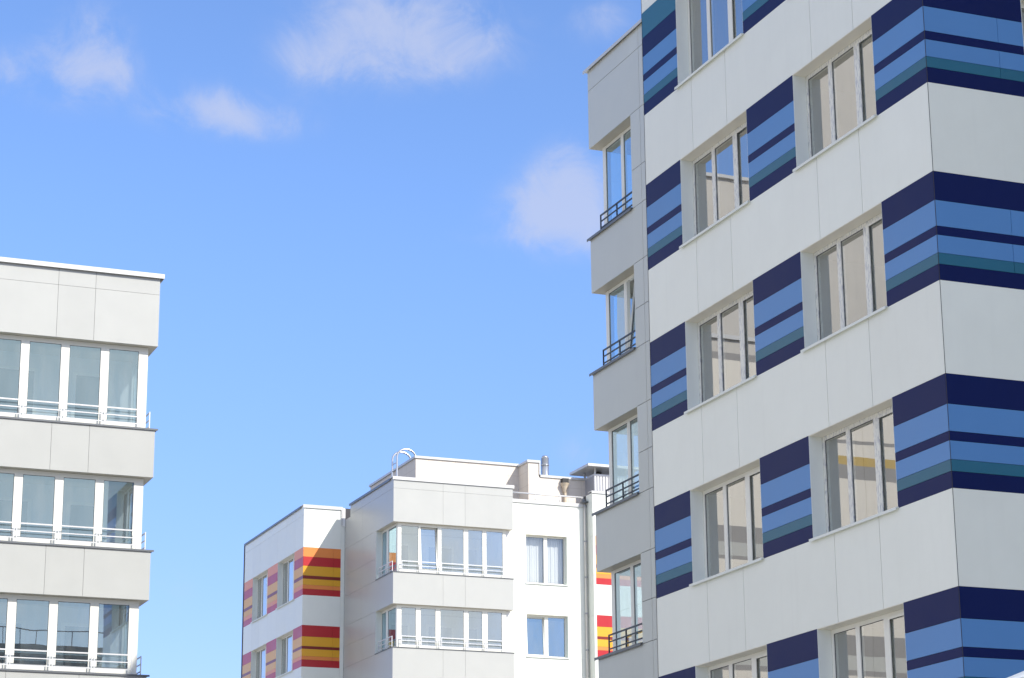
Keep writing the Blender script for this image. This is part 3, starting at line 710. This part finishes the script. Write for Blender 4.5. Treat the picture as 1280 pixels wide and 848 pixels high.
# azimuth, elevation, half width, half height, weight
CL = [(0.343, 0.4127, 0.0281, 0.0131, 1.0),
      (0.3097, 0.4038, 0.0224, 0.0113, 0.8),
      (0.2907, 0.398, 0.0142, 0.0069, 0.8),
      (0.3263, 0.4182, 0.0226, 0.0103, 0.7),
      (0.3671, 0.4036, 0.0179, 0.0076, 0.45),
      (0.3393, 0.3968, 0.0224, 0.0062, 0.45),
      (0.1895, 0.3996, 0.0119, 0.0117, 1.45),
      (0.1859, 0.387, 0.0156, 0.0082, 1.16),
      (0.1718, 0.3961, 0.0074, 0.0052, 0.58),
      (0.1553, 0.3883, 0.0082, 0.0076, 0.8),
      (0.2043, 0.3905, 0.0093, 0.0048, 0.43),
      (0.2416, 0.3781, 0.0126, 0.0058, 1.38),
      (0.2591, 0.3727, 0.0162, 0.0058, 1.23),
      (0.2745, 0.3691, 0.0111, 0.0041, 0.58),
      (0.2248, 0.3734, 0.0103, 0.0038, 0.43),
      (0.4133, 0.3535, 0.011, 0.0089, 1.0),
      (0.4068, 0.3385, 0.016, 0.0117, 1.2),
      (0.3947, 0.3308, 0.0124, 0.0082, 0.95),
      (0.42, 0.327, 0.0145, 0.0096, 1.0),
      (0.3729, 0.3238, 0.013, 0.0027, 0.3),
      (0.4229, 0.4144, 0.0113, 0.0069, 0.6),
      (0.4294, 0.419, 0.0075, 0.0048, 0.4),
      (0.4133, 0.231, 0.0078, 0.0069, 0.6),
      (0.2343, 0.1716, 0.0084, 0.0069, 0.5)]
for a, e, wx, hy, wt in CL:
    wx *= 1.5; hy *= 1.5; wt *= .66
    dx = math_node(nt, 'DIVIDE', math_node(nt, 'SUBTRACT', az, a), wx); dy = math_node(nt, 'DIVIDE', math_node(nt, 'SUBTRACT', el, e), hy)
    r2 = math_node(nt, 'ADD', math_node(nt, 'MULTIPLY', dx, dx), math_node(nt, 'MULTIPLY', dy, dy))
    gsn = math_node(nt, 'MULTIPLY', math_node(nt, 'EXPONENT', math_node(nt, 'MULTIPLY', r2, -1.0)), wt)
    clouds = gsn if clouds is None else math_node(nt, 'ADD', clouds, gsn)
dens = math_node(nt, 'ADD', clouds, math_node(nt, 'MULTIPLY', math_node(nt, 'MULTIPLY', fine, 3.6), math_node(nt, 'MINIMUM', math_node(nt, 'MULTIPLY', clouds, 1.6), 1.)))
mr = N(nt, 'ShaderNodeMapRange', interpolation_type='SMOOTHSTEP'); mr.inputs['From Min'].default_value = .0; mr.inputs['From Max'].default_value = 1.75; mr.inputs['To Max'].default_value = .68
nt.links.new(dens, mr.inputs['Value'])
# bright warm clouds added over the unseen sky to fill the shaded facades
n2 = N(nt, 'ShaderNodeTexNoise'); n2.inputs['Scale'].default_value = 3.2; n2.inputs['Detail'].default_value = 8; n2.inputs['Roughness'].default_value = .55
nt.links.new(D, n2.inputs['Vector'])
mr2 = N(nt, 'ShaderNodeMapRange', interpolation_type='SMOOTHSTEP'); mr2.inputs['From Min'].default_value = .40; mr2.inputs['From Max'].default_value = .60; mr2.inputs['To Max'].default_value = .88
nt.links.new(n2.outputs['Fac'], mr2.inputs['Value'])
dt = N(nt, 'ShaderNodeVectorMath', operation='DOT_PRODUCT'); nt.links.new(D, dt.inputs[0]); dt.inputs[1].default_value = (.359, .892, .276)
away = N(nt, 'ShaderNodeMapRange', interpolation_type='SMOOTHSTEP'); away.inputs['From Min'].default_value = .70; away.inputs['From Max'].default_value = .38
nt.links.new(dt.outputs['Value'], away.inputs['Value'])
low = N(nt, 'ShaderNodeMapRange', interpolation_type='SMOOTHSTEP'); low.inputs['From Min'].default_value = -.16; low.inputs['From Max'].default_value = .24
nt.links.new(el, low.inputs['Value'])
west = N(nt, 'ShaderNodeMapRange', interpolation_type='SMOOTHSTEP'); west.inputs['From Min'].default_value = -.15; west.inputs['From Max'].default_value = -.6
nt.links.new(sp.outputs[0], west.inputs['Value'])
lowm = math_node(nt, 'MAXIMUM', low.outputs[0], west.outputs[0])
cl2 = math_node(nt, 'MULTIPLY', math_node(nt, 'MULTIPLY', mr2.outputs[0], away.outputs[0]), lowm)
tint = N(nt, 'ShaderNodeMix', data_type='RGBA', blend_type='MULTIPLY'); tint.inputs[0].default_value = 1; tint.inputs[7].default_value = (1.08, 1.24, 1.58, 1)
nt.links.new(sky.outputs[0], tint.inputs[6])
gr = N(nt, 'ShaderNodeMapRange', interpolation_type='SMOOTHSTEP'); gr.inputs['From Min'].default_value = .02; gr.inputs['From Max'].default_value = .36
nt.links.new(el, gr.inputs['Value'])
haze = N(nt, 'ShaderNodeMix', data_type='RGBA'); haze.inputs[6].default_value = (.83, .85, 1.37, 1); haze.inputs[7].default_value = (1.08, 1.24, 1.58, 1)
nt.links.new(gr.outputs[0], haze.inputs[0]); nt.links.new(haze.outputs[2], tint.inputs[7])
mixc = N(nt, 'ShaderNodeMix', data_type='RGBA'); nt.links.new(mr.outputs[0], mixc.inputs[0]); nt.links.new(tint.outputs[2], mixc.inputs[6]); mixc.inputs[7].default_value = (.60 / SKYS, .655 / SKYS, .86 / SKYS, 1)
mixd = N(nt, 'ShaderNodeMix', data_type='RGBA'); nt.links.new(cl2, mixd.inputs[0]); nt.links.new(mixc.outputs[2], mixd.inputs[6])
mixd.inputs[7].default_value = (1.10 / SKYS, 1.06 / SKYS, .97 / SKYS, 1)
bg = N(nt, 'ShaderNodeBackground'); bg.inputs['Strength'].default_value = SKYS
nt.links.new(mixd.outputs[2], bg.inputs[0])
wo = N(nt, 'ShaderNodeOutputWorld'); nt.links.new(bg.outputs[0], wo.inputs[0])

# ================================================================== CAMERA
R = Vector((0.9285165922709885, -0.37120172371749216, -0.00813745578380037)); U = Vector((-0.09524404501273089, -0.2593104137319452, 0.9610861986418181)); F = Vector((0.35886698060295763, 0.8916094378366181, 0.276128775381318))
cd = bpy.data.cameras.new('camera'); co = bpy.data.objects.new('camera', cd); COL.objects.link(co)
co.matrix_world = Matrix(((R.x, U.x, -F.x, 0), (R.y, U.y, -F.y, 0), (R.z, U.z, -F.z, ZO), (0, 0, 0, 1)))
cd.sensor_width = 36; cd.sensor_fit = 'HORIZONTAL'; cd.lens = 81.8365; cd.clip_start = .1; cd.clip_end = 6000
scene.camera = co
scene.render.engine = 'CYCLES'
scene.view_settings.view_transform = 'Standard'; scene.view_settings.look = 'None'; scene.view_settings.exposure = 0; scene.view_settings.gamma = 1
scene.cycles.max_bounces = 10; scene.cycles.diffuse_bounces = 5; scene.cycles.glossy_bounces = 4; scene.cycles.transparent_max_bounces = 16
scene.cycles.sample_clamp_indirect = 6
